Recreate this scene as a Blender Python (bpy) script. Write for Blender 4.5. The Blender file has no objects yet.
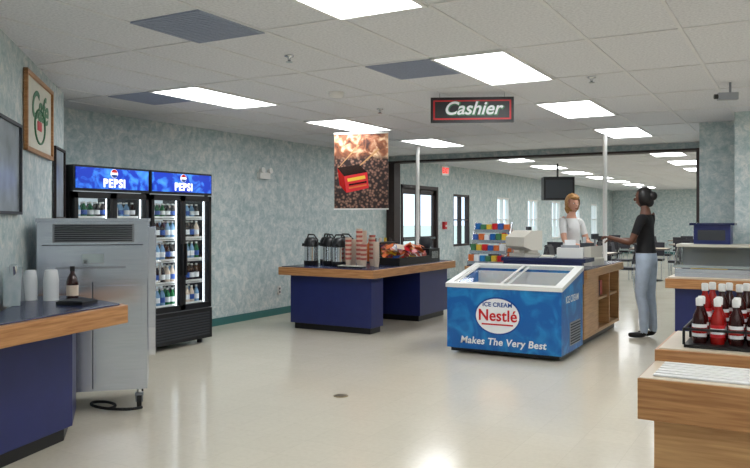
import bpy, bmesh, math, random
from mathutils import Vector, Matrix
random.seed(7)
scn=bpy.context.scene
scn.view_settings.view_transform='Standard'
scn.view_settings.exposure=0.38

# ------------------------------------------------------------ materials
def lin(c):
    return tuple(((v/255)/12.92 if v/255<=0.04045 else ((v/255+0.055)/1.055)**2.4) for v in c)
def nt(name):
    m=bpy.data.materials.new(name); m.use_nodes=True
    return m,m.node_tree.nodes,m.node_tree.links,m.node_tree.nodes['Principled BSDF']
def mat(name,col,rough=.5,metal=0,emit=0,ecol=None,var=0,vscale=20,spec=.5,coat=0):
    m,n,l,b=nt(name); c=lin(col)
    b.inputs['Base Color'].default_value=(*c,1); b.inputs['Roughness'].default_value=rough
    b.inputs['Metallic'].default_value=metal; b.inputs['Specular IOR Level'].default_value=spec
    b.inputs['Coat Weight'].default_value=coat
    if emit:
        b.inputs['Emission Color'].default_value=(*(lin(ecol) if ecol else c),1); b.inputs['Emission Strength'].default_value=emit
    if var:
        tc=n.new('ShaderNodeTexCoord'); nz=n.new('ShaderNodeTexNoise'); nz.inputs['Scale'].default_value=vscale; nz.inputs['Detail'].default_value=4
        r=n.new('ShaderNodeValToRGB'); r.color_ramp.elements[0].position=.3; r.color_ramp.elements[1].position=.7
        r.color_ramp.elements[0].color=(*[v*(1-var) for v in c],1); r.color_ramp.elements[1].color=(*[min(1,v*(1+var)) for v in c],1)
        l.new(tc.outputs['Object'],nz.inputs['Vector']); l.new(nz.outputs['Fac'],r.inputs['Fac']); l.new(r.outputs['Color'],b.inputs['Base Color'])
    return m
def wallpaper():
    m,n,l,b=nt('wallpaper'); b.inputs['Roughness'].default_value=.7
    g=n.new('ShaderNodeNewGeometry')
    n1=n.new('ShaderNodeTexNoise'); n1.inputs['Scale'].default_value=10; n1.inputs['Detail'].default_value=8; n1.inputs['Roughness'].default_value=.8; n1.inputs['Distortion'].default_value=.5
    r=n.new('ShaderNodeValToRGB'); e=r.color_ramp.elements
    e[0].position=.36; e[0].color=(*lin((154,178,181)),1); e[1].position=.63; e[1].color=(*lin((222,224,221)),1)
    k=e.new(.49); k.color=(*lin((186,200,201)),1)
    l.new(g.outputs['Position'],n1.inputs['Vector']); l.new(n1.outputs['Fac'],r.inputs['Fac']); l.new(r.outputs['Color'],b.inputs['Base Color'])
    return m
def floormat():
    m,n,l,b=nt('vinyl_tile_floor')
    g=n.new('ShaderNodeNewGeometry')
    bt=n.new('ShaderNodeTexBrick'); bt.offset=0; bt.squash=1
    bt.inputs['Scale'].default_value=1; bt.inputs['Brick Width'].default_value=.305; bt.inputs['Row Height'].default_value=.305
    bt.inputs['Mortar Size'].default_value=.0015; bt.inputs['Mortar Smooth'].default_value=.5
    bt.inputs['Color1'].default_value=(*lin((226,219,200)),1); bt.inputs['Color2'].default_value=(*lin((223,216,197)),1); bt.inputs['Mortar'].default_value=(*lin((211,204,184)),1)
    nz=n.new('ShaderNodeTexNoise'); nz.inputs['Scale'].default_value=30; nz.inputs['Detail'].default_value=5
    mx=n.new('ShaderNodeMix'); mx.data_type='RGBA'; mx.blend_type='MULTIPLY'; mx.inputs[0].default_value=.15
    r=n.new('ShaderNodeValToRGB'); r.color_ramp.elements[0].position=.35; r.color_ramp.elements[0].color=(.75,.73,.68,1); r.color_ramp.elements[1].position=.6
    l.new(g.outputs['Position'],bt.inputs['Vector']); l.new(g.outputs['Position'],nz.inputs['Vector']); l.new(nz.outputs['Fac'],r.inputs['Fac'])
    l.new(bt.outputs['Color'],mx.inputs[6]); l.new(r.outputs['Color'],mx.inputs[7]); l.new(mx.outputs[2],b.inputs['Base Color'])
    n2=n.new('ShaderNodeTexNoise'); n2.inputs['Scale'].default_value=1.3; mr=n.new('ShaderNodeMapRange'); mr.inputs[3].default_value=.10; mr.inputs[4].default_value=.20
    l.new(g.outputs['Position'],n2.inputs['Vector']); l.new(n2.outputs['Fac'],mr.inputs[0]); l.new(mr.outputs[0],b.inputs['Roughness'])
    b.inputs['Specular IOR Level'].default_value=.7
    n3=n.new('ShaderNodeTexNoise'); n3.inputs['Scale'].default_value=3; bp=n.new('ShaderNodeBump'); bp.inputs['Strength'].default_value=.08; bp.inputs['Distance'].default_value=.02
    l.new(g.outputs['Position'],n3.inputs['Vector']); l.new(n3.outputs['Fac'],bp.inputs['Height']); l.new(bp.outputs['Normal'],b.inputs['Normal'])
    return m
def ceilmat():
    m,n,l,b=nt('acoustic_tile'); b.inputs['Roughness'].default_value=.9
    g=n.new('ShaderNodeNewGeometry'); nz=n.new('ShaderNodeTexNoise'); nz.inputs['Scale'].default_value=60; nz.inputs['Detail'].default_value=3
    r=n.new('ShaderNodeValToRGB'); r.color_ramp.elements[0].position=.3; r.color_ramp.elements[0].color=(*lin((206,207,212)),1); r.color_ramp.elements[1].position=.6; r.color_ramp.elements[1].color=(*lin((226,227,231)),1)
    l.new(g.outputs['Position'],nz.inputs['Vector']); l.new(nz.outputs['Fac'],r.inputs['Fac']); l.new(r.outputs['Color'],b.inputs['Base Color'])
    return m
def wood(name,c1,c2):
    m,n,l,b=nt(name); b.inputs['Roughness'].default_value=.35
    tc=n.new('ShaderNodeTexCoord'); mp=n.new('ShaderNodeMapping')
    mp.inputs['Scale'].default_value=(2.5,2.5,45)
    nz=n.new('ShaderNodeTexNoise'); nz.inputs['Scale'].default_value=1.6; nz.inputs['Detail'].default_value=7; nz.inputs['Distortion'].default_value=.3
    r=n.new('ShaderNodeValToRGB'); r.color_ramp.elements[0].position=.3; r.color_ramp.elements[0].color=(*lin(c1),1); r.color_ramp.elements[1].position=.7; r.color_ramp.elements[1].color=(*lin(c2),1)
    l.new(tc.outputs['Object'],mp.inputs['Vector']); l.new(mp.outputs[0],nz.inputs['Vector']); l.new(nz.outputs['Fac'],r.inputs['Fac']); l.new(r.outputs['Color'],b.inputs['Base Color'])
    return m
def glassmat():
    m=bpy.data.materials.new('clear_glass'); m.use_nodes=True; n=m.node_tree.nodes; l=m.node_tree.links
    n.remove(n['Principled BSDF']); o=n['Material Output']
    t=n.new('ShaderNodeBsdfTransparent'); t.inputs[0].default_value=(.97,.985,.985,1); gl=n.new('ShaderNodeBsdfGlossy'); gl.inputs['Roughness'].default_value=.03
    mx=n.new('ShaderNodeMixShader'); mx.inputs[0].default_value=.05
    l.new(t.outputs[0],mx.inputs[1]); l.new(gl.outputs[0],mx.inputs[2]); l.new(mx.outputs[0],o.inputs[0])
    return m
def beanposter():
    m,n,l,b=nt('coffee_poster_print'); b.inputs['Roughness'].default_value=.4
    tc=n.new('ShaderNodeTexCoord'); sp=n.new('ShaderNodeSeparateXYZ')
    v=n.new('ShaderNodeTexVoronoi'); v.inputs['Scale'].default_value=28
    r=n.new('ShaderNodeValToRGB'); e=r.color_ramp.elements; e[0].position=.0; e[0].color=(*lin((176,132,112)),1); e[1].position=.6; e[1].color=(*lin((34,16,14)),1)
    nz=n.new('ShaderNodeTexNoise'); nz.inputs['Scale'].default_value=8; nz.inputs['Detail'].default_value=6; nz.inputs['Distortion'].default_value=1
    r2=n.new('ShaderNodeValToRGB'); e=r2.color_ramp.elements; e[0].position=.34; e[0].color=(*lin((60,30,24)),1); e[1].position=.64; e[1].color=(*lin((240,208,170)),1); k=e.new(.49); k.color=(*lin((158,96,64)),1)
    mr=n.new('ShaderNodeMapRange'); mr.inputs[1].default_value=.62; mr.inputs[2].default_value=.68
    mx=n.new('ShaderNodeMix'); mx.data_type='RGBA'
    l.new(tc.outputs['Object'],v.inputs['Vector']); l.new(v.outputs['Distance'],r.inputs['Fac']); l.new(tc.outputs['Object'],nz.inputs['Vector']); l.new(nz.outputs['Fac'],r2.inputs['Fac'])
    l.new(tc.outputs['Object'],sp.inputs[0]); l.new(sp.outputs['Z'],mr.inputs[0]); l.new(mr.outputs[0],mx.inputs[0]); l.new(r.outputs['Color'],mx.inputs[6]); l.new(r2.outputs['Color'],mx.inputs[7]); l.new(mx.outputs[2],b.inputs['Base Color'])
    return m
def bluesplash(name,c1,c2,scale,emit=0):
    m,n,l,b=nt(name); b.inputs['Roughness'].default_value=.35
    tc=n.new('ShaderNodeTexCoord'); nz=n.new('ShaderNodeTexNoise'); nz.inputs['Scale'].default_value=scale; nz.inputs['Detail'].default_value=5; nz.inputs['Distortion'].default_value=1.5
    r=n.new('ShaderNodeValToRGB'); e=r.color_ramp.elements; e[0].position=.45; e[0].color=(*lin(c1),1); e[1].position=.75; e[1].color=(*lin(c2),1)
    l.new(tc.outputs['Object'],nz.inputs['Vector']); l.new(nz.outputs['Fac'],r.inputs['Fac']); l.new(r.outputs['Color'],b.inputs['Base Color'])
    if emit: l.new(r.outputs['Color'],b.inputs['Emission Color']); b.inputs['Emission Strength'].default_value=emit
    return m
def brushed():
    m,n,l,b=nt('brushed_steel'); b.inputs['Metallic'].default_value=.85; b.inputs['Roughness'].default_value=.24
    tc=n.new('ShaderNodeTexCoord'); mp=n.new('ShaderNodeMapping'); mp.inputs['Scale'].default_value=(2,2,60); nz=n.new('ShaderNodeTexNoise'); nz.inputs['Scale'].default_value=2
    r=n.new('ShaderNodeValToRGB'); r.color_ramp.elements[0].color=(*lin((196,200,212)),1); r.color_ramp.elements[1].color=(*lin((226,230,240)),1)
    l.new(tc.outputs['Object'],mp.inputs[0]); l.new(mp.outputs[0],nz.inputs['Vector']); l.new(nz.outputs['Fac'],r.inputs['Fac']); l.new(r.outputs['Color'],b.inputs['Base Color'])
    n3=n.new('ShaderNodeTexNoise'); n3.inputs['Scale'].default_value=2.2; bp=n.new('ShaderNodeBump'); bp.inputs['Strength'].default_value=.15; bp.inputs['Distance'].default_value=.03
    l.new(tc.outputs['Object'],n3.inputs['Vector']); l.new(n3.outputs['Fac'],bp.inputs['Height']); l.new(bp.outputs['Normal'],b.inputs['Normal'])
    return m
M={}
M['wall']=wallpaper(); M['floor']=floormat(); M['ceil']=ceilmat()
M['grid']=mat('ceiling_grid_metal',(222,222,224),.6)
M['light']=mat('troffer_diffuser',(255,255,255),.5,emit=8.5,ecol=(250,252,255))
M['trofframe']=mat('troffer_frame',(225,225,222),.5)
M['vent']=mat('return_air_grille',(156,164,184),.7,var=.08,vscale=80)
M['navy']=mat('navy_laminate',(32,42,100),.35,var=.06,vscale=8)
M['navytop']=mat('dark_navy_counter_top',(34,42,78),.25)
M['recess_shade']=mat('navy_recess_shade',(20,24,50),.5)  # navy laminate darkened in colour, painting the shade of the knee recess
M['wood']=wood('oak_trim',(158,106,62),(202,150,100))
M['wood2']=wood('oak_panel',(176,130,84),(206,162,112))
M['lam']=mat('beige_laminate',(212,198,176),.35,var=.04)
M['black']=mat('black_plastic',(18,18,20),.4)
M['dark']=mat('dark_bronze_frame',(44,30,28),.5)
M['white']=mat('white_plastic',(232,232,228),.35)
M['steel']=brushed()
M['chrome']=mat('polished_chrome',(215,218,222),.12,1)
M['grey']=mat('grey_metal',(150,154,160),.4,.3)
M['dgrey']=mat('dark_grey_slot',(54,58,64),.6)
M['print']=mat('faded_notice_print',(150,160,168),.3,var=.35,vscale=5)
M['glass']=glassmat()
M['teal']=mat('teal_baseboard',(52,110,108),.5)
M['inner_glow']=mat('cooler_interior_glow',(225,230,232),.5,emit=.3,ecol=(225,238,245))  # liner panels given their own glow to suggest the interior light
M['tube']=mat('cooler_lamp',(255,255,255),.5,emit=3,ecol=(240,248,255))
M['pepsi']=bluesplash('soda_header_print',(8,44,155),(70,150,240),6,.8)
M['wtext']=mat('white_lit_text',(250,250,250),.5,emit=.9)
M['white_print']=mat('white_print',(242,244,246),.4)
M['red']=mat('red_print',(205,28,36),.4)
M['green']=mat('green_print',(60,120,80),.5)
M['nblue']=bluesplash('freezer_blue_print',(10,96,172),(40,150,212),4)
M['nblue_d']=mat('freezer_blue_ring',(14,70,150),.4)
M['poster']=beanposter()
M['paper']=mat('off_white_paper',(216,214,200),.7,var=.04)
M['beige']=mat('beige_plastic',(206,202,190),.45)
M['pink']=mat('paper_cup_pink',(196,104,92),.6,var=.2,vscale=60)
M['cream']=mat('paper_cup_cream',(225,205,185),.6)
M['orange']=mat('orange_packets',(215,110,50),.5)
M['yellow']=mat('yellow_packets',(225,190,60),.5)
M['blue']=mat('blue_packets',(50,90,170),.5)
M['sauce']=mat('dark_sauce',(50,16,14),.12)
M['ketchup']=mat('ketchup_red',(160,24,20),.2)
M['cola']=mat('cola_bottle',(40,22,18),.15)
M['greenb']=mat('green_bottle',(30,110,60),.15)
M['gl_blue']=mat('water_bottle',(130,170,205),.15)
M['rubber']=mat('black_rubber',(22,22,22),.7)
M['drain']=mat('bronze_drain',(140,122,88),.4,.3)
M['exit']=mat('exit_sign_red',(230,50,40),.5,emit=1.2)
M['lawn_haze']=mat('outdoor_grass_hazed',(196,204,184),.9,var=.15,vscale=2)  # bright haze painted into the grass by a paler colour
M['skin1']=mat('skin_fair',(218,164,138),.5,var=.03)
M['skin2']=mat('skin_brown',(104,66,48),.5,var=.03)
M['hair_b']=mat('blonde_hair',(176,130,76),.6,var=.3,vscale=60)
M['hair_k']=mat('black_hair',(20,16,15),.45)
M['shirtw']=mat('white_shirt',(228,228,226),.8,var=.03)
M['topk']=mat('black_top',(16,15,18),.8)
M['jeans']=mat('light_jeans',(176,190,208),.8,var=.1,vscale=12)
M['eye']=mat('eye_white',(235,235,230),.3)
M['lip']=mat('lips',(150,60,58),.5)
M['chair']=mat('dark_chair_vinyl',(38,38,48),.5)

# ------------------------------------------------------------ mesh builder
class MB:
    def __init__(s): s.v=[];s.f=[];s.m=[];s.mi=[];s.sm=[]
    def mid(s,m):
        m=M[m]
        if m not in s.m: s.m.append(m)
        return s.m.index(m)
    def add(s,vs,fs,m,smooth=False):
        o=len(s.v); s.v+=[tuple(v) for v in vs]; i=s.mid(m)
        for f in fs: s.f.append([a+o for a in f]); s.mi.append(i); s.sm.append(smooth)
    def box(s,x0,x1,y0,y1,z0,z1,m):
        s.add([(x0,y0,z0),(x1,y0,z0),(x1,y1,z0),(x0,y1,z0),(x0,y0,z1),(x1,y0,z1),(x1,y1,z1),(x0,y1,z1)],
              [(0,3,2,1),(4,5,6,7),(0,1,5,4),(1,2,6,5),(2,3,7,6),(3,0,4,7)],m)
    def prism(s,p,z0,z1,m):
        n=len(p)
        a=sum(p[i][0]*p[(i+1)%n][1]-p[(i+1)%n][0]*p[i][1] for i in range(n))
        if a<0: p=p[::-1]
        s.add([(x,y,z0) for x,y in p]+[(x,y,z1) for x,y in p],
              [tuple(range(n))[::-1],tuple(range(n,2*n))]+[(i,(i+1)%n,(i+1)%n+n,i+n) for i in range(n)],m)
    def prismx(s,p,x0,x1,m):
        n=len(p)
        a=sum(p[i][0]*p[(i+1)%n][1]-p[(i+1)%n][0]*p[i][1] for i in range(n))
        if a<0: p=p[::-1]
        s.add([(x0,y,z) for y,z in p]+[(x1,y,z) for y,z in p],
              [tuple(range(n))[::-1],tuple(range(n,2*n))]+[(i,(i+1)%n,(i+1)%n+n,i+n) for i in range(n)],m)
    def lathe(s,cx,cy,prof,m,n=16,cz=0,smooth=True):
        vs=[];fs=[];k=len(prof)
        for r,z in prof:
            for i in range(n):
                a=2*math.pi*i/n; vs.append((cx+r*math.cos(a),cy+r*math.sin(a),cz+z))
        for j in range(k-1):
            for i in range(n): fs.append((j*n+i,j*n+(i+1)%n,(j+1)*n+(i+1)%n,(j+1)*n+i))
        s.add(vs,fs,m,smooth)
        s.add(vs[:n],[tuple(range(n))[::-1]],m); s.add(vs[-n:],[tuple(range(n))],m)
    def tube(s,p0,p1,r,m,n=10,r1=None):
        p0=Vector(p0);p1=Vector(p1);d=(p1-p0).normalized(); u=d.orthogonal().normalized(); w=d.cross(u); r1=r if r1 is None else r1
        vs=[];
        for p,rr in((p0,r),(p1,r1)):
            for i in range(n):
                a=2*math.pi*i/n; vs.append(p+u*math.cos(a)*rr+w*math.sin(a)*rr)
        s.add(vs,[(i,(i+1)%n,(i+1)%n+n,i+n) for i in range(n)],m,True)
        s.add(vs,[tuple(range(n))[::-1],tuple(range(n,2*n))],m)
    def path(s,pts,r,m,n=8):
        for a,b in zip(pts,pts[1:]): s.tube(a,b,r,m,n)
    def sph(s,c,r,m,nu=16,nv=10,rot=None,fn=None,keep=None):
        vs=[];fs=[]
        if not hasattr(r,'__len__'): r=(r,r,r)
        for j in range(nv+1):
            t=math.pi*j/nv
            for i in range(nu):
                a=2*math.pi*i/nu; p=Vector((math.sin(t)*math.cos(a),math.sin(t)*math.sin(a),math.cos(t)))
                p=Vector((p.x*r[0],p.y*r[1],p.z*r[2]))
                if fn: p=fn(p)
                if rot: p=rot@p
                vs.append(p+Vector(c))
        for j in range(nv):
            for i in range(nu):
                f=(j*nu+i,(j+1)*nu+i,(j+1)*nu+(i+1)%nu,j*nu+(i+1)%nu)
                if keep:
                    ctr=sum((vs[q] for q in f),Vector())/4-Vector(c)
                    if not keep(ctr): continue
                fs.append(f)
        s.add(vs,fs,m,True)
    def mesh(s,me,mats):
        o=len(s.v); s.v+=[tuple(v.co) for v in me.vertices]
        for p,mm in zip(me.polygons,mats):
            s.f.append([a+o for a in p.vertices]); s.mi.append(s.mid(mm)); s.sm.append(True)
    def obj(s,name,loc=(0,0,0),rz=0,bevel=0,parent=None):
        me=bpy.data.meshes.new(name); me.from_pydata(s.v,[],s.f)
        for m in s.m: me.materials.append(m)
        me.polygons.foreach_set('material_index',s.mi); me.polygons.foreach_set('use_smooth',s.sm); me.update()
        o=bpy.data.objects.new(name,me); scn.collection.objects.link(o); o.location=loc; o.rotation_euler=(0,0,rz)
        if bevel:
            b=o.modifiers.new('bevel','BEVEL'); b.width=bevel; b.segments=2; b.limit_method='ANGLE'; b.angle_limit=math.radians(50)
        if parent: o.parent=parent
        return o
def text(name,body,size,loc,rot,m,parent,ext=.002,off=0,shear=0,sx=1,sp=1):
    cu=bpy.data.curves.new(name,'FONT'); cu.body=body; cu.size=size; cu.extrude=ext; cu.offset=off; cu.shear=shear; cu.space_character=sp
    cu.align_x='CENTER'; cu.align_y='CENTER'; cu.materials.append(M[m])
    o=bpy.data.objects.new(name,cu); scn.collection.objects.link(o); o.location=loc; o.rotation_euler=rot; o.scale=(sx,1,1)
    if parent:
        bpy.context.view_layer.update(); o.parent=parent; o.matrix_parent_inverse=parent.matrix_world.inverted()
    return o

H=2.6
E=(-6.0,4.68)
def wy(x): return 4.68-1.0533*(x+6)
# ------------------------------------------------------------ room shell
b=MB(); b.box(-6.9,4.6,-4.1,32.1,-.1,0,'floor'); b.obj('floor')
b=MB(); b.prism([(-6.9,4.5),(-6.05,4.55),(2.2,-4.1),(4.6,-4.1),(4.6,32.1),(-6.9,32.1)],H,H+.1,'ceil'); b.obj('ceiling')
def strip(name,p,q,z0,z1,th,m):
    d=Vector((q[0]-p[0],q[1]-p[1])).normalized(); nrm=Vector((-d.y,d.x))*th
    b=MB(); b.prism([p,q,(q[0]+nrm.x,q[1]+nrm.y),(p[0]+nrm.x,p[1]+nrm.y)],z0,z1,m); return b
strip('w',(2.24,-4),E,0,H,.12,'wall').obj('wall_left')
b=MB(); b.box(-6.75,-6.02,4.56,4.68,0,H,'wall'); b.obj('wall_return')
b=MB(); b.box(2.1,4.6,-4.12,-4,0,H,'wall'); b.obj('wall_south')
b=MB(); b.box(4.5,4.62,-4,32,0,H,'wall'); b.obj('wall_east')
b=MB(); b.box(-6.75,4.5,32,32.12,0,H,'wall'); b.obj('wall_north')
ops=[(12.95,14.65,0,2.1)]+[(y,y+.95,.8,1.98) for y in (15.5,18.3,20.8,23.2,25.7,28.3)]
b=MB(); yy=4.56
for (a,c,z0,z1) in ops:
    b.box(-6.87,-6.75,yy,a,0,H,'wall'); b.box(-6.87,-6.75,a,c,z1,H,'wall')
    if z0>0: b.box(-6.87,-6.75,a,c,0,z0,'wall')
    yy=c
b.box(-6.87,-6.75,yy,32.1,0,H,'wall'); b.obj('wall_west')
for i,(a,c,z0,z1) in enumerate(ops[1:]):
    b=MB()
    for q in ((a,a+.05),(c-.05,c),((a+c)/2-.015,(a+c)/2+.015)): b.box(-6.86,-6.76,q[0],q[1],z0,z1,'dark' if i<1 else 'white')
    for q in ((z0,z0+.05),(z1-.05,z1),(1.385,1.415)): b.box(-6.855,-6.765,a,c,q[0],q[1],'dark' if i<1 else 'white')
    b.box(-6.815,-6.81,a+.03,c-.03,z0+.03,z1-.03,'glass'); b.obj('window_%d'%(i+1))
b=MB(); a,c=12.95,14.65
for q in ((a,a+.07),(c-.07,c)): b.box(-6.87,-6.73,q[0],q[1],0,2.1,'dark')
b.box(-6.87,-6.73,a,c,2.03,2.1,'dark'); mid=(a+c)/2
for s0,s1 in ((a+.07,mid-.005),(mid+.005,c-.07)):
    b.box(-6.83,-6.78,s0,s0+.08,.01,2.03,'dark'); b.box(-6.83,-6.78,s1-.08,s1,.01,2.03,'dark')
    b.box(-6.83,-6.78,s0,s1,1.92,2.03,'dark'); b.box(-6.83,-6.78,s0,s1,.01,.25,'dark'); b.box(-6.83,-6.78,s0,s1,.98,1.06,'dark')
    b.box(-6.81,-6.805,s0+.07,s1-.07,.2,1.95,'glass'); b.box(-6.77,-6.74,s0+.06,s1-.06,1.0,1.04,'chrome')
b.obj('door_1')
b=MB(); b.box(-6.75,-1.2,12.4,12.55,2.5,H,'wall'); b.box(-1.2,4.5,12.4,12.55,0,H,'wall'); b.obj('wall_divider')
b=MB(); b.box(-6.75,-6.58,12.36,12.6,0,2.5,'dark'); b.box(-1.36,-1.2,12.3,12.56,0,2.5,'dark'); b.box(-6.75,-1.2,12.34,12.62,2.465,2.5,'dark'); b.obj('trim_opening')
b=MB(); b.box(-1.06,1.2,9.9,12.39,0,H,'wall'); b.obj('wall_block')
b=MB(); b.box(-.62,-.3,9.15,9.6,0,H,'wall'); b.obj('column')
b=MB(); b.box(-6.75,-6.735,6.75,12.34,0,.1,'teal'); b.box(-6.75,-6.735,14.66,31.9,0,.1,'teal'); b.obj('baseboard_west')
strip('b',(2.2,-3.92),(E[0]+.03,E[1]+.02),0,.1,-.015,'teal').obj('baseboard_left')
b=MB(); b.box(-6.7,4.4,31.985,32,0,.1,'teal'); b.obj('baseboard_north')
b=MB(); b.box(-200,-7,-60,160,-.3,-.15,'lawn_haze'); b.obj('ground_outside')

# ceiling grid
b=MB()
xs=[-5.2+.57*k for k in range(-2,17)]
for x in xs:
    y0=max(wy(x)+.02,-3.98) if x>-6 else 4.72
    b.box(x-.012,x+.012,y0,12.38,H-.006,H,'grid'); b.box(x-.012,x+.012,12.58,31.98,H-.006,H,'grid')
k=-7
while True:
    y=4.97+1.235*k; k+=1
    if y<-3.9: continue
    if y>31.9: break
    x0=-6.74 if y>4.7 else (-6+(4.68-y)/1.0533+.03)
    b.box(x0,4.48,y-.012,y+.012,H-.006,H,'grid')
b.obj('ceiling_grid')
def troffer(x,y):
    b=MB(); w,l=.57,1.235; t=.022
    b.box(x,x+t,y,y+l,H-.016,H-.001,'trofframe'); b.box(x+w-t,x+w,y,y+l,H-.016,H-.001,'trofframe')
    b.box(x+t,x+w-t,y,y+t,H-.016,H-.001,'trofframe'); b.box(x+t,x+w-t,y+l-t,y+l,H-.016,H-.001,'trofframe')
    b.box(x+t,x+w-t,y+t,y+l-t,H-.010,H-.003,'light'); b.obj('ceiling_light')
for X,ys in ((-5.2,(4.97,7.44,9.91)),(-2.35,(2.5,4.97,7.44,9.91)),(.5,(-2.44,.03,2.5,4.97,7.44)),(3.35,(.03,4.97))):
    for y in ys: troffer(X,y)
for X in (-5.2,-2.35,.5):
    for k in range(7): troffer(X,13.6+2.47*k)
def grille(x,y):
    b=MB(); b.box(x+.01,x+.56,y+.01,y+.6,H-.012,H-.001,'vent')
    for i in range(19): b.box(x+.03,x+.54,y+.03+i*.03,y+.045+i*.03,H-.016,H-.012,'vent')
    b.obj('air_return_grille')
grille(-3.49,3.17); grille(-2.92,4.98); grille(-5.77,4.98)
for x,y in ((-4.1,2.7),(-3.9,7.0),(-3.2,4.4),(-1.5,6.3)):
    b=MB(); b.lathe(x,y,[(.035,H-.002),(.035,H-.01),(.012,H-.012),(.012,H-.045),(.025,H-.047),(.025,H-.05)],'chrome',12); b.obj('sprinkler_head')
b=MB(); b.lathe(-3.75,5.9,[(.07,H-.001),(.07,H-.02),(.055,H-.045),(.02,H-.05)],'white',20); b.obj('smoke_detector')

# ------------------------------------------------------------ beverage coolers
def cooler(y0):
    y1=y0+.94; xf=-5.92; xb=-6.7; b=MB()
    b.box(xb,xf-.06,y0,y0+.04,.1,1.93,'black'); b.box(xb,xf-.06,y1-.04,y1,.1,1.93,'black')
    b.box(xb,xb+.04,y0+.04,y1-.04,.1,1.93,'inner_glow'); b.box(xb,xf-.06,y0,y1,1.9,1.935,'black')
    b.box(xb,xf-.06,y0+.04,y1-.04,.40,.44,'inner_glow'); b.box(xb+.04,xf-.08,y0+.04,y1-.04,1.68,1.70,'inner_glow')
    b.box(xb,xf,y0,y1,.06,.40,'black')
    for i in range(9): b.box(xf,xf+.012,y0+.05,y1-.05,.1+i*.03,.115+i*.03,'dgrey')
    for q in (y0+.05,y1-.1):
        for p in (xb+.05,xf-.12): b.lathe(p,q+.02,[(.03,0),(.03,.06)],'black',10)
    b.box(xf-.06,xf-.005,y0,y1,1.69,1.935,'black'); b.box(xf-.006,xf+.006,y0+.02,y1-.02,1.715,1.915,'pepsi')
    ym=(y0+y1)/2
    for a,c in ((y0+.01,ym-.003),(ym+.003,y1-.01)):
        b.box(xf-.05,xf,a,a+.04,.41,1.68,'black'); b.box(xf-.05,xf,c-.04,c,.41,1.68,'black')
        b.box(xf-.05,xf,a,c,.41,.47,'black'); b.box(xf-.05,xf,a,c,1.62,1.68,'black')
        b.box(xf-.03,xf-.024,a+.03,c-.03,.45,1.65,'glass')
        b.box(xf,xf+.03,(c-.035 if a<ym-.1 else a+.01),(c-.01 if a<ym-.1 else a+.035),.8,1.15,'black')
    b.box(xf-.1,xf-.07,ym-.015,ym+.015,.46,1.66,'tube')
    for q in (y0+.045,y1-.055): b.box(xf-.09,xf-.08,q,q+.01,.46,1.66,'tube')
    cols=['cola','gl_blue','greenb','cola','cream','gl_blue','cola']
    for si,z in enumerate((.46,.71,.96,1.2,1.43)):
        b.box(xb+.05,xf-.11,y0+.05,y1-.05,z-.01,z,'chrome')
        b.box(xf-.115,xf-.11,y0+.05,y1-.05,z-.02,z+.02,'white')
        h=.2 if si<4 else .16
        for dep in (0,.12):
            for j in range(11):
                yv=y0+.09+j*.076
                cm=cols[(j//2+si*2)%7]
                b.lathe(xf-.16-dep,yv,[(.028,0),(.031,.02),(.031,h*.55),(.028,h*.65),(.012,h*.85),(.012,h*.92)],cm,8,cz=z)
                b.lathe(xf-.16-dep,yv,[(.032,h*.22),(.032,h*.5)],'white_print' if (j+si)%3 else 'blue',8,cz=z)
                b.lathe(xf-.16-dep,yv,[(.014,h*.9),(.014,h)],'white',8,cz=z)
    o=b.obj('beverage_cooler')
    text('header_text','PEPSI',.115,(xf+.012,y0+.47,1.768),(math.pi/2,0,math.pi/2),'wtext',o,.002,.003,0,.95,1.15)
    g=MB(); yc=y0+.47
    def disc(r0,zc,m,a0,a1,x):
        n=16; pts=[(x,yc+r0*math.cos(a0+(a1-a0)*i/n),zc+r0*math.sin(a0+(a1-a0)*i/n)) for i in range(n+1)]
        g.add(pts,[tuple(range(n+1))],m)
    disc(.045,1.868,'wtext',0,2*math.pi,xf+.008); disc(.04,1.870,'red',.2,math.pi-.2,xf+.010); disc(.04,1.866,'nblue_d',math.pi+.2,2*math.pi-.2,xf+.010)
    g.obj('header_globe',parent=o)
    return o
cooler(4.73); cooler(5.69)

# ------------------------------------------------------------ soft-serve machine
b=MB(); W,Dp=.75,.58
b.box(0,W,0,Dp,.16,.98,'steel'); b.box(-.005,W+.005,-.03,Dp,.98,1.40,'steel'); b.box(-.012,W+.012,-.04,Dp+.004,1.40,1.425,'steel')
b.box(.1,.66,-.034,-.03,1.25,1.385,'grey')
for i in range(8): b.prismx([(-.036,1.258+i*.0155),(-.046,1.262+i*.0155),(-.036,1.268+i*.0155)],.115,.645,'dgrey')
b.box(.03,W-.03,-.036,-.03,1.0,1.22,'steel'); b.box(.12,.6,-.038,-.034,1.06,1.075,'grey'); b.box(.03,.72,-.034,-.028,1.228,1.234,'dgrey')
b.box(.04,.36,-.008,0,.2,.93,'steel'); b.box(.39,.71,-.008,0,.2,.93,'steel'); b.box(.365,.372,-.002,.0,.18,.96,'dgrey')
pts=[(.05,1.36),(.5,1.36),(.52,.9),(.48,.6),(.4,.42),(.28,.36),(.16,.42),(.08,.6)]
b.prismx(pts,W+.004,W+.055,'steel')
b.path([(W+.06,.12,1.1),(W+.09,.12,1.09),(W+.09,.12,.95),(W+.06,.12,.94)],.009,'chrome')
b.box(W+.055,W+.06,.15,.4,1.2,1.3,'grey')
b.box(.3,.45,-.06,-.03,1.1,1.17,'chrome')
for x in (.07,W-.06):
    for y in (.07,Dp-.07):
        b.tube((x,y,.16),(x,y,.11),.018,'chrome'); b.box(x-.03,x+.03,y-.02,y+.03,.1,.12,'grey')
        b.tube((x-.016,y+.015,.055),(x+.016,y+.015,.055),.055,'rubber',16)
        b.box(x-.026,x-.018,y-.01,y+.03,.05,.11,'grey'); b.box(x+.018,x+.026,y-.01,y+.03,.05,.11,'grey')
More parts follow.
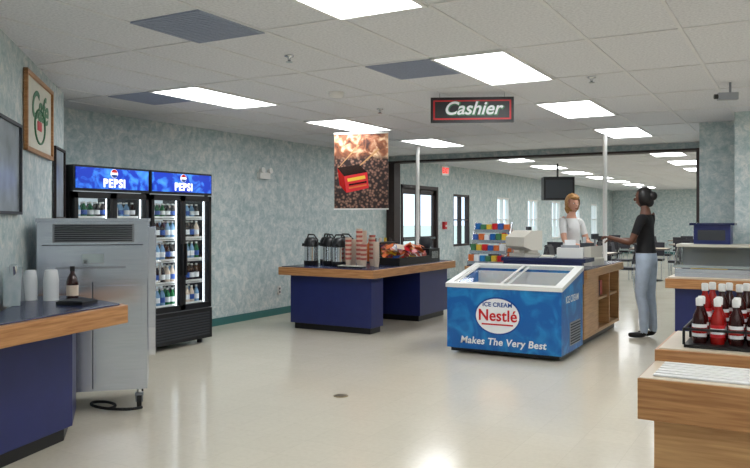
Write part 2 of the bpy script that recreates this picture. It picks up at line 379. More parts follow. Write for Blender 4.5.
b.obj('soft_serve_machine',(-4.75,3.49,0),math.radians(45),bevel=.006)
b=MB(); pts=[]
for i in range(40):
    t=i/39; a=t*6.5
    pts.append((-4.62+.17*math.cos(a)+.22*t,3.86+.10*math.sin(a)+.1*t,.016+.012*t))
b.path(pts,.011,'rubber',8); b.obj('power_hose')

# ------------------------------------------------------------ left counter
b=MB()
tp=[(-3.5,2.10),(-3.75,3.41),(-4.5,3.62),(-4.71,3.41)]
b.prism(tp,.755,.87,'wood'); 
ip=[(-3.545,2.17),(-3.785,3.375),(-4.49,3.575),(-4.67,3.39)]
b.prism(ip,.866,.88,'navytop')
b.prism([(-3.87,2.47),(-4.07,3.24),(-4.42,3.55),(-4.66,3.33)],.09,.755,'navy')
b.prism([(-3.93,2.56),(-4.10,3.2),(-4.40,3.48),(-4.6,3.31)],0,.09,'black')
b.obj('condiment_counter',bevel=.004)
b=MB()
for i in range(6): b.lathe(-4.46,3.22,[(.044,.025*i),(.042,.025*i+.024),(.034,.025*i+.07)],'white_print',16,cz=.88)
b.lathe(-4.46,3.22,[(.034,.19),(.028,.2)],'white_print',16,cz=.88); b.obj('paper_cup_stack')
b=MB()
for i in range(6): b.lathe(-4.33,3.28,[(.05,.024*i),(.048,.024*i+.023),(.04,.024*i+.08)],'white_print',16,cz=.88)
b.lathe(-4.33,3.28,[(.04,.2),(.03,.205)],'white_print',16,cz=.88); b.obj('paper_cup_stack')
b=MB(); b.lathe(-4.22,3.36,[(.036,0),(.038,.01),(.038,.12),(.03,.15),(.014,.18),(.014,.2)],'sauce',16,cz=.88); b.lathe(-4.22,3.36,[(.016,.195),(.016,.225)],'black',12,cz=.88); b.lathe(-4.22,3.36,[(.0385,.03),(.0385,.1)],'cream',16,cz=.88); b.obj('syrup_bottle')
b=MB(); b.prismx([(0,0),(.12,0),(.05,.24),(.04,.24)],-.05,.05,'chrome'); b.tube((.0,.04,.25),(.0,.11,.03),.025,'chrome',14,.04); b.obj('cone_holder',(-4.24,2.93,.882),math.radians(40))
b=MB(); b.box(-.09,.09,-.09,.09,0,.02,'black'); b.box(-.08,.08,-.08,.08,.02,.026,'dgrey'); b.obj('drip_tray',(-4.0,3.22,.881),math.radians(20))

# wall art
ang=math.atan2(-.7252,.6885)
def onwall(s): return (E[0]+.6885*s+.7252*.004,E[1]-.7252*s+.6885*.004,0)
def art(name,s0,s1,z0,z1,fm,pm,fw=.03):
    b=MB(); w=s1-s0
    b.box(0,w,0,.012,z0,z1,pm); b.box(0,w,0,.03,z0,z0+fw,fm); b.box(0,w,0,.03,z1-fw,z1,fm); b.box(0,fw,0,.03,z0,z1,fm); b.box(w-fw,w,0,.03,z0,z1,fm)
    return b.obj(name,onwall(s0),ang)
o=art('framed_cafe_poster',.74,1.80,1.91,2.49,'wood','paper',.03)
def wallpt(s,d): return (E[0]+.6885*s+.7252*d,E[1]-.7252*s+.6885*d)
p=wallpt(1.27,.02); text('poster_text','Cafe',.30,(p[0],p[1],2.27),(math.pi/2,0,ang+math.pi),'green',o,.001,.006,.35,1.2)
g=MB(); n=40; pts=[]
for i in range(n+1):
    a=2*math.pi*i/n; pts.append((.53+.2*math.cos(a),.016,2.13+.13*math.sin(a)))
g.path(pts,.008,'green'); g.box(.45,.61,.012,.016,2.1,2.17,'red'); g.obj('poster_emblem',parent=o)
art('framed_notice',1.97,2.75,1.45,2.06,'dgrey','print',.02)
art('framed_menu_panel',.1,.62,1.42,2.05,'dark','print',.02)
b=MB(); b.box(-6.75,-6.69,8.50,8.74,2.0,2.09,'white')
for y in (8.53,8.71): b.tube((-6.71,y,2.11),(-6.65,y,2.12),.03,'white',14,.042)
b.obj('emergency_light')
b=MB(); b.box(-6.75,-6.73,8.98,9.05,.3,.42,'white'); b.box(-6.73,-6.726,9.0,9.03,.32,.35,'dgrey'); b.box(-6.73,-6.726,9.0,9.03,.37,.4,'dgrey'); b.obj('wall_outlet')
b=MB(); b.box(-6.75,-6.69,14.9,15.02,1.2,1.36,'red'); b.box(-6.69,-6.68,14.93,14.99,1.25,1.29,'white'); b.obj('fire_alarm_pull')
b=MB(); b.box(-.02,.02,-.16,.16,-.09,.09,'white'); b.tube((0,0,.09),(0,0,.21),.01,'white'); o=b.obj('exit_sign',(-6.2,13.8,2.385)); text('letters','EXIT',.15,(.024-6.2,13.8,2.385),(math.pi/2,0,math.pi/2),'exit',o,.002,.004)
b=MB(); b.lathe(-3.2,5.1,[(.06,.001),(.06,.004),(.0,.004)],'drain',24); 
for i in range(-2,3): b.box(-3.2-.04,-3.2+.04,5.1+i*.016-.002,5.1+i*.016+.002,.004,.0052,'dgrey')
b.obj('floor_drain')

# ------------------------------------------------------------ coffee island
b=MB(); x0,x1,y0,y1=-5.86,-4.45,7.82,10.3
b.box(x0,x1,y0,y1,.70,.80,'wood'); b.box(x0+.03,x1-.03,y0+.03,y1-.03,.795,.81,'navytop')
b.box(x0+.1,x1-.1,y0+.13,8.25,.08,.70,'navy'); b.box(x0+.14,x1-.14,y0+.17,8.25,0,.08,'black')
b.box(x0+.1,x0+.6,8.25,9.3,.08,.70,'recess_shade')
b.box(x0+.1,x1-.1,9.3,y1-.08,.08,.70,'navy'); b.box(x0+.14,x1-.14,9.34,y1-.12,0,.08,'black')
b.obj('coffee_island',bevel=.004)
def airpot(x,y,z,s):
    b=MB(); b.lathe(0,0,[(.075,0),(.08,.01),(.08,.05)],'black',20); b.lathe(0,0,[(.076,.05),(.076,.2)],'chrome',20)
    b.lathe(0,0,[(.08,.2),(.078,.25),(.06,.29),(.03,.30)],'black',20)
    b.prismx([(-.03,.22),(-.12,.24),(-.13,.21),(-.05,.2)],-.015,.015,'black')
    b.path([(.07,0,.23),(.1,0,.27),(.04,0,.33),(-.04,0,.33),(-.08,0,.24)],.008,'black'); o=b.obj('coffee_airpot',(x,y,z),random.uniform(-.5,.5)); o.scale=(s,s,s)
for x,y in ((-5.62,8.22),(-5.39,8.32),(-5.17,8.2),(-5.62,8.6),(-5.36,8.66)): airpot(x,y,.812,1.22)
b=MB(); b.box(-5.05,-4.68,7.95,8.04,.812,.83,'black'); b.box(-5.04,-4.69,7.96,8.03,.83,.84,'paper'); b.obj('serving_tray')
def cups(x,y,n,m):
    b=MB()
    for i in range(n): b.lathe(x,y,[(.03,.028*i),(.042,.028*i+.09),(.044,.028*i+.093),(.038,.028*i+.093)],m if i%2 else 'cream',14,cz=.811)
    b.obj('coffee_cup_stack')
cups(-5.0,8.15,11,'pink'); cups(-4.88,8.22,15,'pink'); cups(-4.76,8.12,8,'pink'); cups(-4.70,8.34,9,'cream'); cups(-4.93,8.42,14,'cream'); cups(-5.05,8.36,10,'cream'); cups(-4.82,8.45,12,'pink')
b=MB(); b.box(-4.85,-4.5,8.6,9.5,.812,.825,'black')
for a,c,d,e in ((-4.85,-4.83,8.6,9.5),(-4.52,-4.5,8.6,9.5),(-4.83,-4.52,8.6,8.62),(-4.83,-4.52,9.48,9.5),(-4.83,-4.52,9.04,9.06)): b.box(a,c,d,e,.825,.91,'black')
cl=['orange','yellow','white_print','pink','red','blue','cream','orange']
for i in range(130):
    x=random.uniform(-4.8,-4.56);y=random.uniform(8.66,9.44);z=random.uniform(.89,1.06)
    a=random.uniform(0,3); u=Vector((math.cos(a),math.sin(a),random.uniform(-.6,.6)))*.05; v=Vector((-math.sin(a),math.cos(a),random.uniform(.2,1)))*.035
    c=Vector((x,y,z)); b.add([c-u-v,c+u-v,c+u+v,c-u+v],[(0,1,2,3)],random.choice(cl))
b.obj('condiment_packet_tray')
b=MB(); b.box(-5.1,-4.95,8.9,9.4,.811,1.08,'chrome'); b.box(-4.945,-4.94,8.95,9.35,.85,1.0,'dgrey'); b.box(-5.12,-4.93,8.88,9.42,1.08,1.1,'black'); b.obj('napkin_dispenser')
b=MB(); b.box(-4.85,-4.55,9.6,9.95,.811,1.0,'black'); b.lathe(-4.7,9.78,[(.07,1.0),(.09,1.03),(.09,1.12),(.06,1.16)],'dgrey',16); b.box(-4.55,-4.54,9.66,9.88,.86,.96,'chrome'); b.obj('coffee_warmer')
b=MB(); b.box(-5.3,-5.15,9.0,9.8,.811,.83,'black'); 
for i in range(5): b.lathe(-5.22,9.08+i*.15,[(.04,.83),(.045,.84),(.045,1.05),(.02,1.1),(.02,1.15)],['orange','cola','cream','yellow','cola'][i],12)
b.obj('creamer_bottle_tray')
# poster
b=MB(); b.box(-.35,.35,-.004,.004,0,.95,'poster'); b.box(-.355,.355,-.008,.008,.945,.965,'white'); b.box(-.355,.355,-.008,.008,-.012,.002,'white')
def q(pts,m,y=-.0055): b.add([(x,y,z) for x,z in pts],[tuple(range(len(pts)))],m)
q([(-.31,.52),(-.03,.56),(.08,.46),(-.22,.41)],'cola'); q([(-.31,.52),(-.22,.41),(-.19,.20),(-.28,.30)],'ketchup'); q([(-.22,.41),(.08,.46),(.10,.26),(-.19,.20)],'red',-.006)
q([(-.18,.38),(.05,.42),(.06,.38),(-.17,.34)],'yellow',-.0065); q([(-.16,.31),(.07,.35),(.075,.33),(-.155,.29)],'sauce',-.0065); q([(-.16,.27),(.07,.31),(.075,.29),(-.155,.25)],'orange',-.0065)
q([(-.30,.52),(-.285,.525),(-.02,.80),(-.04,.81)],'wood2',-.0065); q([(-.02,.55),(-.005,.545),(.24,.74),(.22,.76)],'wood2',-.006)
for x in (-.3,.3): b.tube((x,0,.96),(x,0,1.045),.0015,'grey',6)
b.obj('hanging_coffee_poster',(-4.83,8.18,1.552),math.radians(18))
b=MB(); b.box(-.385,.385,-.02,.02,0,.235,'black'); b.box(-.36,.36,-.024,-.02,.025,.04,'red'); b.box(-.36,.36,-.024,-.02,.195,.207,'red'); b.box(-.36,-.345,-.024,-.02,.025,.207,'red'); b.box(.345,.36,-.024,-.02,.025,.207,'red')
for x in (-.3,.3): b.tube((x,0,.235),(x,0,.282),.003,'grey',6)
ry=math.radians(25)
o=b.obj('hanging_cashier_sign',(-2.66,6.54,2.32),ry)
text('sign_outline_text','Cashier',.17,(-2.66+.023*math.sin(ry)+.006,6.54-.023*math.cos(ry),2.443),(math.pi/2,0,ry),'green',o,.0005,.010,.3,1.0)  # green outline behind the white letters
text('sign_text','Cashier',.17,(-2.66+.025*math.sin(ry),6.54-.025*math.cos(ry),2.446),(math.pi/2,0,ry),'white_print',o,.002,.003,.3,1.0)
b=MB(); b.tube((0,0,0),(0,0,-.1),.01,'grey'); b.box(-.1,.06,-.03,.03,-.15,-.09,'grey'); b.tube((-.1,0,-.12),(-.13,0,-.12),.022,'black'); b.obj('security_camera',(-.52,7.15,H),math.radians(20))
def pole(x,y):
    b=MB(); b.lathe(x,y,[(.05,0),(.05,.015),(.03,.02),(.03,H-.02),(.05,H-.016),(.05,H-.001)],'white',20); b.obj('support_pole')
pole(-2.33,10.55); pole(-5.3,10.75)

# ------------------------------------------------------------ ice cream chest freezer
x0,x1,y0,y1=-3.27,-2.04,7.34,8.17
b=MB()
b.box(x0+.03,x1-.03,y0+.04,y1-.03,.02,.07,'black')
b.box(x0,x1,y0,y0+.05,.06,.70,'nblue'); b.box(x0,x1,y1-.05,y1,.06,.86,'nblue')
b.prismx([(y0+.05,.06),(y1-.05,.06),(y1-.05,.848),(y0+.05,.71)],x0,x0+.05,'nblue'); b.prismx([(y0+.05,.06),(y1-.05,.06),(y1-.05,.848),(y0+.05,.71)],x1-.05,x1,'nblue')
b.box(x0+.05,x1-.05,y0+.05,y1-.05,.06,.4,'white')
b.box(x0+.05,x1-.05,y1-.06,y1-.05,.4,.83,'white'); b.box(x0+.05,x0+.055,y0+.05,y1-.06,.4,.7,'white'); b.box(x1-.055,x1-.05,y0+.05,y1-.06,.4,.7,'white')
for i in range(9):
    for j in range(4):
        xx=x0+.1+i*.118; yv=y0+.1+j*.16
        b.box(xx,xx+.1,yv,yv+.14,.4,.56+.06*random.random(),random.choice(['white_print','red','blue','white','yellow','cream','white_print','white_print']))
def sl(y): return .70+(y-y0)*(.165/.83)
def slab(xa,xb,ya,yb,h0,h1,m): b.prismx([(ya,sl(ya)+h0),(yb,sl(yb)+h0),(yb,sl(yb)+h1),(ya,sl(ya)+h1)],xa,xb,m)
slab(x0-.012,x1+.012,y0-.015,y0+.05,0,.045,'white'); slab(x0-.012,x1+.012,y1-.05,y1+.01,0,.045,'white')
slab(x0-.012,x0+.05,y0+.05,y1-.05,0,.045,'white'); slab(x1-.05,x1+.012,y0+.05,y1-.05,0,.045,'white')
xm=(x0+x1)/2
slab(x0+.05,xm+.04,y0+.05,y1-.05,.02,.026,'glass'); slab(xm-.04,x1-.05,y0+.05,y1-.05,.034,.04,'glass')
for qx in (x0+.05,xm+.015): slab(qx,qx+.025,y0+.05,y1-.05,.018,.03,'white')
for qx in (xm-.04,x1-.075): slab(qx,qx+.025,y0+.05,y1-.05,.032,.046,'white')
b.box(x1,x1+.006,y0+.3,y1-.12,.12,.36,'grey')
for i in range(8): b.box(x1+.006,x1+.012,y0+.32,y1-.14,.135+i*.028,.147+i*.028,'dgrey')
fz=b.obj('ice_cream_freezer',bevel=.005)
g=MB(); n=40
def oval(rx,rz,zc,y,m): g.add([(xm-.05+rx*math.cos(2*math.pi*i/n),y,zc+rz*math.sin(2*math.pi*i/n)) for i in range(n)],[tuple(range(n))],m)
oval(.25,.195,.42,y0-.003,'nblue_d'); oval(.235,.18,.42,y0-.005,'white_print')
g.box(xm-.22,xm+.12,y0-.008,y0-.006,.325,.34,'red'); g.obj('logo_oval',parent=fz)
text('brand_text','Nestl\u00e9',.165,(xm-.05,y0-.008,.42),(math.pi/2,0,0),'red',fz,.001,.0015,0,.92,1.04)
text('brand_text_weight','Nestl\u00e9',.165,(xm-.046,y0-.0075,.422),(math.pi/2,0,0),'red',fz,.001,.0015,0,.92,1.04)
text('top_text','ICE CREAM',.062,(xm-.05,y0-.008,.535),(math.pi/2,0,0),'nblue_d',fz,.001,.0015,0,1,1.05)
text('slogan_text','Makes The Very Best',.1,(xm,y0-.004,.15),(math.pi/2,0,0),'white_print',fz,.001,.0025,.15,1,1.06)
text('side_text','ICE CREAM',.1,(x1+.003,y0+.4,.6),(math.pi/2,0,math.pi/2),'white_print',fz,.001,.001)

# ------------------------------------------------------------ checkout counters
b=MB()
b.box(-3.48,-2.95,8.32,10.6,.76,.86,'wood2'); b.box(-3.46,-2.97,8.34,10.58,.856,.875,'navytop'); b.box(-3.42,-3.0,8.4,10.5,.08,.76,'navy'); b.box(-3.38,-3.04,8.45,10.45,0,.08,'black')
b.obj('checkout_counter',bevel=.004)
b=MB()
b.box(-2.5,-2.03,8.32,10.28,.76,.85,'wood2'); b.box(-2.48,-2.05,8.34,10.26,.846,.862,'navytop')
b.box(-2.47,-2.45,8.38,10.2,.08,.76,'navy'); b.box(-2.45,-2.07,8.36,8.4,.08,.76,'wood2'); b.box(-2.45,-2.07,10.16,10.2,.08,.76,'wood2'); b.box(-2.45,-2.07,9.0,9.04,.08,.76,'wood2'); b.box(-2.45,-2.07,9.6,9.64,.08,.76,'wood2')
b.box(-2.45,-2.07,8.4,10.16,.08,.12,'wood2'); b.box(-2.45,-2.09,9.04,10.16,.45,.48,'wood2'); b.box(-2.085,-2.07,8.4,9.0,.12,.76,'wood2'); b.box(-2.43,-2.12,8.42,10.14,0,.08,'black')
for i in range(8): b.box(-2.4,-2.14,9.08+i*.06,9.12+i*.06,.48,.66,random.choice(['cream','dgrey','paper','pink']))
b.obj('checkout_counter',bevel=.004)
b=MB(); b.box(-2.96,-2.06,8.22,8.31,.70,.94,'navy'); b.box(-2.98,-2.02,8.2,8.62,.94,.985,'navytop'); b.box(-2.9,-2.55,8.32,8.6,0,.94,'navy'); b.obj('bagging_shelf',bevel=.004)
def register(name,x,y,z,rz,s=1,hm='beige'):
    b=MB(); b.box(-.2,.2,-.2,.2,0,.1,hm); b.box(-.19,.19,-.204,-.2,.02,.085,'grey'); b.box(-.03,.03,-.21,-.204,.04,.055,'black')
    b.prismx([(-.18,.1),(.18,.1),(.18,.26),(.02,.24),(-.17,.14)],-.19,.19,hm)
    for i in range(6):
        for j in range(4): b.box(-.15+i*.042,-.12+i*.042,-.14+j*.035,-.115+j*.035,.152+j*.018,.172+j*.018,'white' if (i+j)%3 else 'blue')
    b.box(.03,.17,.02,.16,.24,.3,'dgrey'); b.box(.05,.15,.05,.054,.3,.38,'white_print')
    b.tube((-.08,.12,.25),(-.08,.12,.36),.015,'grey'); b.box(-.16,.0,.1,.14,.35,.42,'dgrey')
    o=b.obj(name,(x,y,z),rz,bevel=.004); o.scale=(s,s,s); return o
register('cash_register',-3.2,9.55,.877,math.radians(-60),1.05)
register('cash_register',-2.27,9.15,.864,math.radians(-100),.9)
b=MB(); b.box(-.16,.16,-.13,.13,0,.05,'beige'); b.box(-.05,.05,-.04,.04,.05,.1,'beige'); b.prismx([(-.17,.1),(.02,.1),(.17,.16),(.17,.3),(.02,.4),(-.17,.4)],-.19,.19,'beige'); b.box(-.15,.15,-.176,-.17,.14,.36,'dgrey')
b.obj('computer_monitor',(-2.78,8.42,.987),math.radians(150)).scale=(.82,.82,.75)
b=MB(); b.box(-.14,.14,-.1,.1,0,.11,'white'); b.box(-.1,.1,-.05,.0,.11,.14,'grey'); b.box(-.06,.06,-.04,-.036,.11,.2,'white_print'); b.obj('receipt_printer',(-2.24,8.42,.987),math.radians(10))
b=MB(); b.box(-.07,.07,-.11,.11,0,.004,'white_print'); b.box(-.06,.06,-.10,.08,.004,.02,'paper'); b.obj('paper_stack',(-2.5,8.42,.987),.1)
b=MB()
for t in range(4):
    z=.878+t*.125; y=8.38+t*.075
    b.box(-3.47,-3.02,y,y+.09,z,z+.012,'chrome'); b.box(-3.47,-3.02,y-.005,y,z,z+.04,'chrome')
    for i in range(6):
        b.box(-3.46+i*.073,-3.40+i*.073,y+.01,y+.07,z+.012,z+.10+.02*random.random(),['orange','red','green','white_print','blue','yellow','nblue'][(i*3+t*2)%7])
for x in (-3.475,-3.015): b.tube((x,8.40,.88),(x,8.69,1.38),.008,'chrome'); b.tube((x,8.69,.88),(x,8.69,1.38),.008,'chrome')
for t in range(4): b.tube((-3.475,8.69,.89+t*.125),(-3.015,8.69,.89+t*.125),.006,'chrome')
b.obj('snack_rack')
b=MB(); b.lathe(0,0,[(.09,0),(.09,.01),(.012,.015),(.012,.42)],'chrome',14)
for i in range(8):
    for t in range(3):
        a=i*math.pi/4; c=Vector((.085*math.cos(a),.085*math.sin(a),.08+t*.12)); u=Vector((-math.sin(a),math.cos(a),0))*.028; b.add([c-u,c+u,c+u+Vector((0,0,.1)),c-u+Vector((0,0,.1))],[(0,1,2,3)],cl[(i+t*3)%8])
b.obj('gift_card_spinner',(-3.2,9.0,.877))

# ------------------------------------------------------------ serving line right
b=MB()
b.box(-1.22,2.6,8.3,9.1,.70,.80,'wood'); b.box(-1.2,2.6,8.32,9.08,.795,.815,'lam'); b.box(-1.14,2.55,8.42,9.0,.08,.70,'navy'); b.box(-1.1,2.5,8.47,8.95,0,.08,'black')
b.obj('serving_counter',bevel=.004)
b=MB()
b.box(-1.14,2.4,8.42,9.04,.816,.86,'steel'); b.box(-1.14,2.4,8.42,8.46,.86,.90,'steel')
for i in range(7):
    b.box(-1.05+i*.48,-.65+i*.48,8.52,8.95,.86,.875,'chrome'); b.box(-1.03+i*.48,-.67+i*.48,8.54,8.93,.875,.885,['yellow','greenb','cream','ketchup','orange','cream','green'][i])
b.prismx([(8.43,.93),(8.44,.93),(8.70,1.13),(8.69,1.13)],-1.14,2.38,'glass')
b.prismx([(8.42,.91),(8.45,.91),(8.45,.94),(8.42,.94)],-1.16,2.4,'chrome')
b.box(-1.16,2.4,8.66,9.08,1.12,1.15,'beige'); b.box(-1.16,2.4,9.05,9.07,.86,1.12,'grey')
for x in (-1.155,.2,1.4,2.38): b.tube((x+.01,8.44,.9),(x+.01,8.7,1.12),.01,'chrome'); b.prismx([(8.46,.90),(9.04,.90),(9.04,1.12),(8.70,1.12)],x,x+.012,'glass'); b.tube((x+.01,9.03,.86),(x+.01,9.03,1.12),.012,'chrome')
b.obj('sneeze_guard_food_bar',bevel=.003)
b=MB(); b.box(-.16,.2,-.16,.16,0,.2,'navy'); b.box(-.2,.24,-.19,.19,.2,.225,'navytop'); b.box(-.12,.15,-.165,-.16,.04,.15,'dgrey'); b.obj('menu_cabinet',(-.83,8.87,1.152),0)

b=MB()
b.box(-.55,1.5,3.05,4.05,.64,.80,'wood'); b.box(-.50,1.45,3.12,4.0,.08,.64,'wood2'); b.box(-.46,1.4,3.16,3.96,0,.08,'black')
b.box(-.545,1.49,3.055,3.46,.797,.803,'lam')
for i in range(6): b.box(-.5,1.45,3.10+i*.055,3.125+i*.055,.803,.812,'white_print')
b.box(-.55,1.5,3.45,4.05,.80,.852,'wood'); b.box(-.535,1.49,3.465,4.04,.849,.858,'lam')
b.obj('tray_slide_counter',bevel=.004)
b=MB()
b.box(-.44,.5,3.52,3.97,.859,.872,'black')
for y in (3.52,3.75,3.965): b.path([(-.44,y,.872),(-.44,y,.94),(.5,y,.94),(.5,y,.872)],.006,'black')
b.path([(-.44,3.52,.94),(-.44,3.965,.94)],.006,'black'); b.box(-.43,.49,3.76,3.96,.872,.92,'black')
def bottle(x,y,z,k):
    body='ketchup' if k else 'sauce'
    b.lathe(x,y,[(.027,0),(.030,.01),(.030,.09),(.026,.12),(.013,.15),(.012,.17)],body,14,cz=z)
    b.lathe(x,y,[(.0308,.03),(.0308,.085)],'white_print' if not k else 'red',14,cz=z)
    b.lathe(x,y,[(.0312,.045),(.0312,.07)],'ketchup' if not k else 'white_print',14,cz=z)
    b.lathe(x,y,[(.015,.165),(.016,.195),(.012,.2)],'white',12,cz=z)
for i in range(12):
    bottle(-.385+i*.073,3.60,.872,i%3==1)
    bottle(-.385+i*.073,3.68,.872,i%2)
    bottle(-.385+i*.073,3.82,.92,i%3==0); bottle(-.36+i*.073,3.90,.92,i%4==0)
b.obj('condiment_bottle_rack')

# ------------------------------------------------------------ dining room
def table(x,y):
    b=MB(); b.lathe(x,y,[(.28,0),(.28,.02),(.04,.04),(.04,.70),(.15,.72)],'black',16); b.box(x-.4,x+.4,y-.4,y+.4,.72,.75,'lam'); b.box(x-.41,x+.41,y-.41,y+.41,.725,.745,'dark'); b.obj('dining_table')
def chair(x,y,rz):
    b=MB(); b.box(-.2,.2,-.2,.2,.43,.48,'chair'); b.prismx([(.17,.55),(.21,.55),(.27,.86),(.23,.86)],-.19,.19,'chair')
    for s in (-.18,.18):
        b.tube((s,-.18,0),(s,-.18,.44),.011,'chrome'); b.path([(s,.22,0),(s,.18,.45),(s,.25,.84)],.011,'chrome')
    b.obj('dining_chair',(x,y,0),rz)
for (x,y) in ((-3.6,15.2),(-5.6,16),(-3.0,18.2),(-5.2,19),(-2.6,21.5),(-4.6,22.5),(-3.2,25.5),(-5.6,26),(-1.3,16.6),(-.6,20)):
    table(x,y); chair(x,y-.62,math.pi); chair(x,y+.62,0); chair(x+.62,y,-math.pi/2); chair(x-.62,y,math.pi/2)
b=MB(); b.tube((0,0,.25),(0,0,.52),.02,'black'); b.box(-.3,.3,-.25,.22,-.22,.24,'black'); b.box(-.26,.26,-.256,-.25,-.18,.18,'dgrey'); b.box(-.2,.2,.22,.36,-.14,.16,'black'); b.obj('ceiling_television',(-4.25,15.0,2.02),.4)

# ------------------------------------------------------------ people
def skinned(pts,edges,rad,roots,cuts=()):
    me=bpy.data.meshes.new('tmp'); me.from_pydata(pts,edges,[]); o=bpy.data.objects.new('tmp',me); scn.collection.objects.link(o)
    sk=o.modifiers.new('s','SKIN'); sk.use_smooth_shade=True
    for i,r in enumerate(rad):
        d=me.skin_vertices[0].data[i]; d.radius=(r,r) if not hasattr(r,'__len__') else r; d.use_root=(i in roots)
    su=o.modifiers.new('u','SUBSURF'); su.levels=2; su.render_levels=2
    dg=bpy.context.evaluated_depsgraph_get(); r=bpy.data.meshes.new_from_object(o.evaluated_get(dg)); bpy.data.objects.remove(o)
    if cuts:
        bm=bmesh.new(); bm.from_mesh(r)
        for z in cuts: bmesh.ops.bisect_plane(bm,geom=bm.verts[:]+bm.edges[:]+bm.faces[:],plane_co=(0,0,z),plane_no=(0,0,1))
        bm.to_mesh(r); bm.free()
    return r
def segd(p,a,c):
    a=Vector(a);c=Vector(c);d=c-a; t=max(0,min(1,(p-a).dot(d)/max(d.dot(d),1e-9))); return (p-(a+d*t)).length
def person(name,loc,rz,armL,armR,skin,top,legs,shoe,hair,hairstyle,sleeve,headyaw=0,scale=1):
    P=[];Rr=[];Ed=[];L=[]
    def v(p,r): P.append(p);Rr.append(r);return len(P)-1
    def e(a,c,l): Ed.append((a,c));L.append(l)
    pel=v((0,0,.95),.125); wa=v((.0,0,1.08),.105); ch=v((.01,0,1.24),.12); up=v((0,0,1.37),.095); ne=v((.0,0,1.46),.052); nt_=v((.02,0,1.56),.048)
    e(pel,wa,top); e(wa,ch,top); e(ch,up,top); e(up,ne,skin); e(ne,nt_,skin)
    for s in (1,-1):
        hp=v((-.01,.085*s,.88),.105); kn=v((.02*s+.01,.095*s,.50),.070); cf=v((.01*s-.02,.097*s,.33),.064); an=v((-.03+.02*s,.1*s,.10),.055)
        e(pel,hp,legs); e(hp,kn,legs); e(kn,cf,legs); e(cf,an,legs)
        he=v((-.03+.02*s,.1*s,.045),.04); ba=v((.08+.02*s,.105*s,.035),.036); to=v((.15+.02*s,.105*s,.03),.026)
        e(an,he,shoe); e(he,ba,shoe); e(ba,to,shoe)
    fing=[];fr=[];fe=[];froots=[]
    for s,arm in ((1,armL),(-1,armR)):
        sh=v((0,.165*s,1.385),.062); e(up,sh,top)
        el=arm[0];wr=arm[1]; S=Vector((0,.165*s,1.385)); m1=S.lerp(Vector(el),.5)
        mu=v(tuple(m1),.047); ev=v(el,.04); wv=v(wr,.027)
        e(sh,mu,top); e(mu,ev,top if sleeve>.5 else skin); e(ev,wv,skin)
        d=(Vector(wr)-Vector(el)).normalized(); pm=Vector(wr)+d*.075; pv=v(tuple(pm),.03); e(wv,pv,skin)
        side=d.cross(Vector((0,0,1))); side=side.normalized() if side.length>.1 else Vector((1,0,0)); dn=Vector((0,0,-1)) if abs(d.z)<.7 else Vector((1,0,0))
        for k,(off,ln) in enumerate(((-.03,.062),(-.01,.074),(.01,.07),(.03,.054))):
            a=pm-d*.02+side*off*.8; b1=pm+d*.03+side*off; c=b1+d*ln*.5+dn*ln*.25; f=c+d*ln*.3+dn*ln*.45
            o=len(fing); fing+=[tuple(a),tuple(b1),tuple(c),tuple(f)]; fr+=[.010,.0095,.009,.0075]; fe+=[(o,o+1),(o+1,o+2),(o+2,o+3)]; froots.append(o)
        th=-1 if side.dot(Vector((0,1,0)))*s>0 else 1
        a=Vector(wr)+d*.02; b1=a+d*.03+side*.035*th; c=b1+d*.03+side*.018*th+dn*.01; f=c+d*.022+dn*.012
        o=len(fing); fing+=[tuple(a),tuple(b1),tuple(c),tuple(f)]; fr+=[.012,.011,.010,.008]; fe+=[(o,o+1),(o+1,o+2),(o+2,o+3)]; froots.append(o)
    me=skinned(P,Ed,Rr,[0],(.985,1.43))
    mats=[]
    for p in me.polygons:
        c=p.center; best=None;bd=9
        for (i,j),l in zip(Ed,L):
            dd=segd(c,P[i],P[j])/((Rr[i]+Rr[j])/2)
            if dd<bd: bd=dd;best=l
        if c.x<.2 and abs(c.y)<.2 and .6<c.z<1.06 and best in (top,legs): best=top if c.z>.985 else legs
        if abs(c.y)<.11 and c.z>1.2 and abs(c.x)<.14 and best in (top,skin): best=top if c.z<1.43 else skin
        mats.append(best)
    b=MB(); b.mesh(me,mats)
    fm=skinned(fing,fe,fr,froots); b.mesh(fm,[skin]*len(fm.polygons))
    hc=Vector((.03,0,1.625)); HR=Matrix.Rotation(headyaw,3,'Z')
    def shp(p):
        q=p.copy()
        if q.z<0: f=1+.38*q.z/.12; q.y*=f; q.x=q.x*(1+.12*q.z/.12) if q.x>0 else q.x*(1+.5*q.z/.12)
        return q
    b.sph(hc,(.092,.073,.118),skin,24,18,HR,shp)
    def hp_(x,y,z): return hc+HR@Vector((x,y,z))
    b.sph(hp_(.098,0,-.018),(.016,.011,.02),skin,10,8,HR)
    for s in (1,-1):
        b.sph(hp_(.077,.029*s,.008),(.010,.014,.008),'eye',10,6,HR); b.sph(hp_(.085,.029*s,.008),(.004,.006,.006),'cola',8,6,HR)
        b.sph(hp_(.083,.030*s,.026),(.006,.018,.003),hair,8,6,HR); b.sph(hp_(0,.072*s,-.005),(.018,.008,.028),skin,10,8,HR)
    b.sph(hp_(.08,0,-.058),(.010,.022,.006),'lip',10,6,HR)
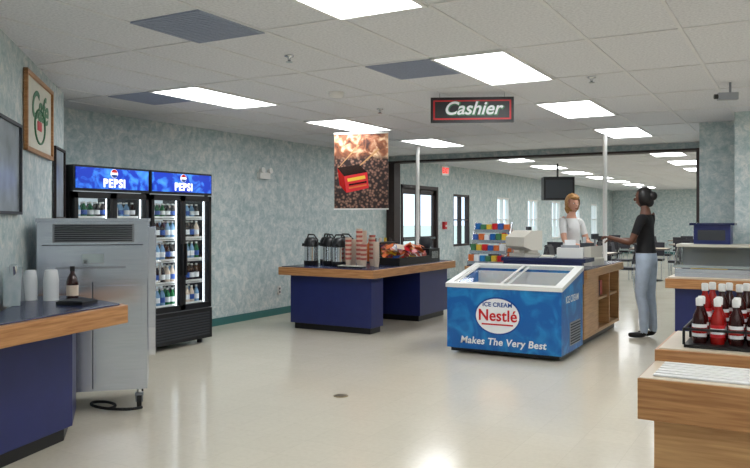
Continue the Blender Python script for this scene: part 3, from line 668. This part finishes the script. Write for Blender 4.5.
    def noise(p):
        if hairstyle=='curly': f=1+.07*math.sin(p.x*90+p.z*60)*math.sin(p.y*85+p.z*70)
        else: f=1
        return p*f
    if hairstyle=='curly':
        b.sph(hc+HR@Vector((-.012,0,.02)),(.112,.102,.128),hair,32,22,HR,noise,keep=lambda c:not((HR.inverted()@c).x>.045 and (HR.inverted()@c).z<.055))
        b.sph(hp_(-.05,0,-.06),(.065,.09,.09),hair,24,14,HR,noise)
        b.sph(hp_(.055,0,.085),(.05,.07,.03),hair,20,10,HR,noise)
    else:
        b.sph(hc+HR@Vector((-.012,0,.012)),(.104,.083,.122),hair,28,18,HR,None,keep=lambda c:not((HR.inverted()@c).x>.035 and (HR.inverted()@c).z<.06))
        b.sph(hp_(-.105,0,.02),(.055,.05,.055),hair,18,12,HR); b.sph(hp_(-.07,0,-.05),(.05,.055,.06),hair,16,10,HR)
    if sleeve>.5: b.lathe(0,0,[(.062,1.425),(.066,1.44),(.058,1.465)],top,16)
    o=b.obj(name,loc,rz); o.scale=(scale,)*3; return o
person('customer_woman',(-1.60,9.42,0),math.radians(172),((.10,.22,1.10),(.33,.15,1.15)),((.12,-.2,1.12),(.36,-.12,1.13)),'skin2','topk','jeans','black','hair_k','bun',.2,0,1.03)
person('cashier_woman',(-2.74,10.35,0),math.radians(-32),((.08,.22,1.10),(.30,.13,1.06)),((.10,-.22,1.12),(.31,-.10,1.04)),'skin1','shirtw','navy','black','hair_b','curly',.2,math.radians(-12),1.0)

# ------------------------------------------------------------ world & camera
w=bpy.data.worlds.new('sky'); scn.world=w; w.use_nodes=True
bg=w.node_tree.nodes['Background']; bg.inputs[0].default_value=(.70,.83,1,1); bg.inputs[1].default_value=1.7
cam=bpy.data.cameras.new('camera'); co=bpy.data.objects.new('camera',cam); scn.collection.objects.link(co)
co.location=(0,0,1.42); co.rotation_euler=(math.pi/2,0,math.radians(29.5)); cam.sensor_width=36; cam.lens=36; cam.shift_y=-.02; cam.clip_end=300
scn.camera=co
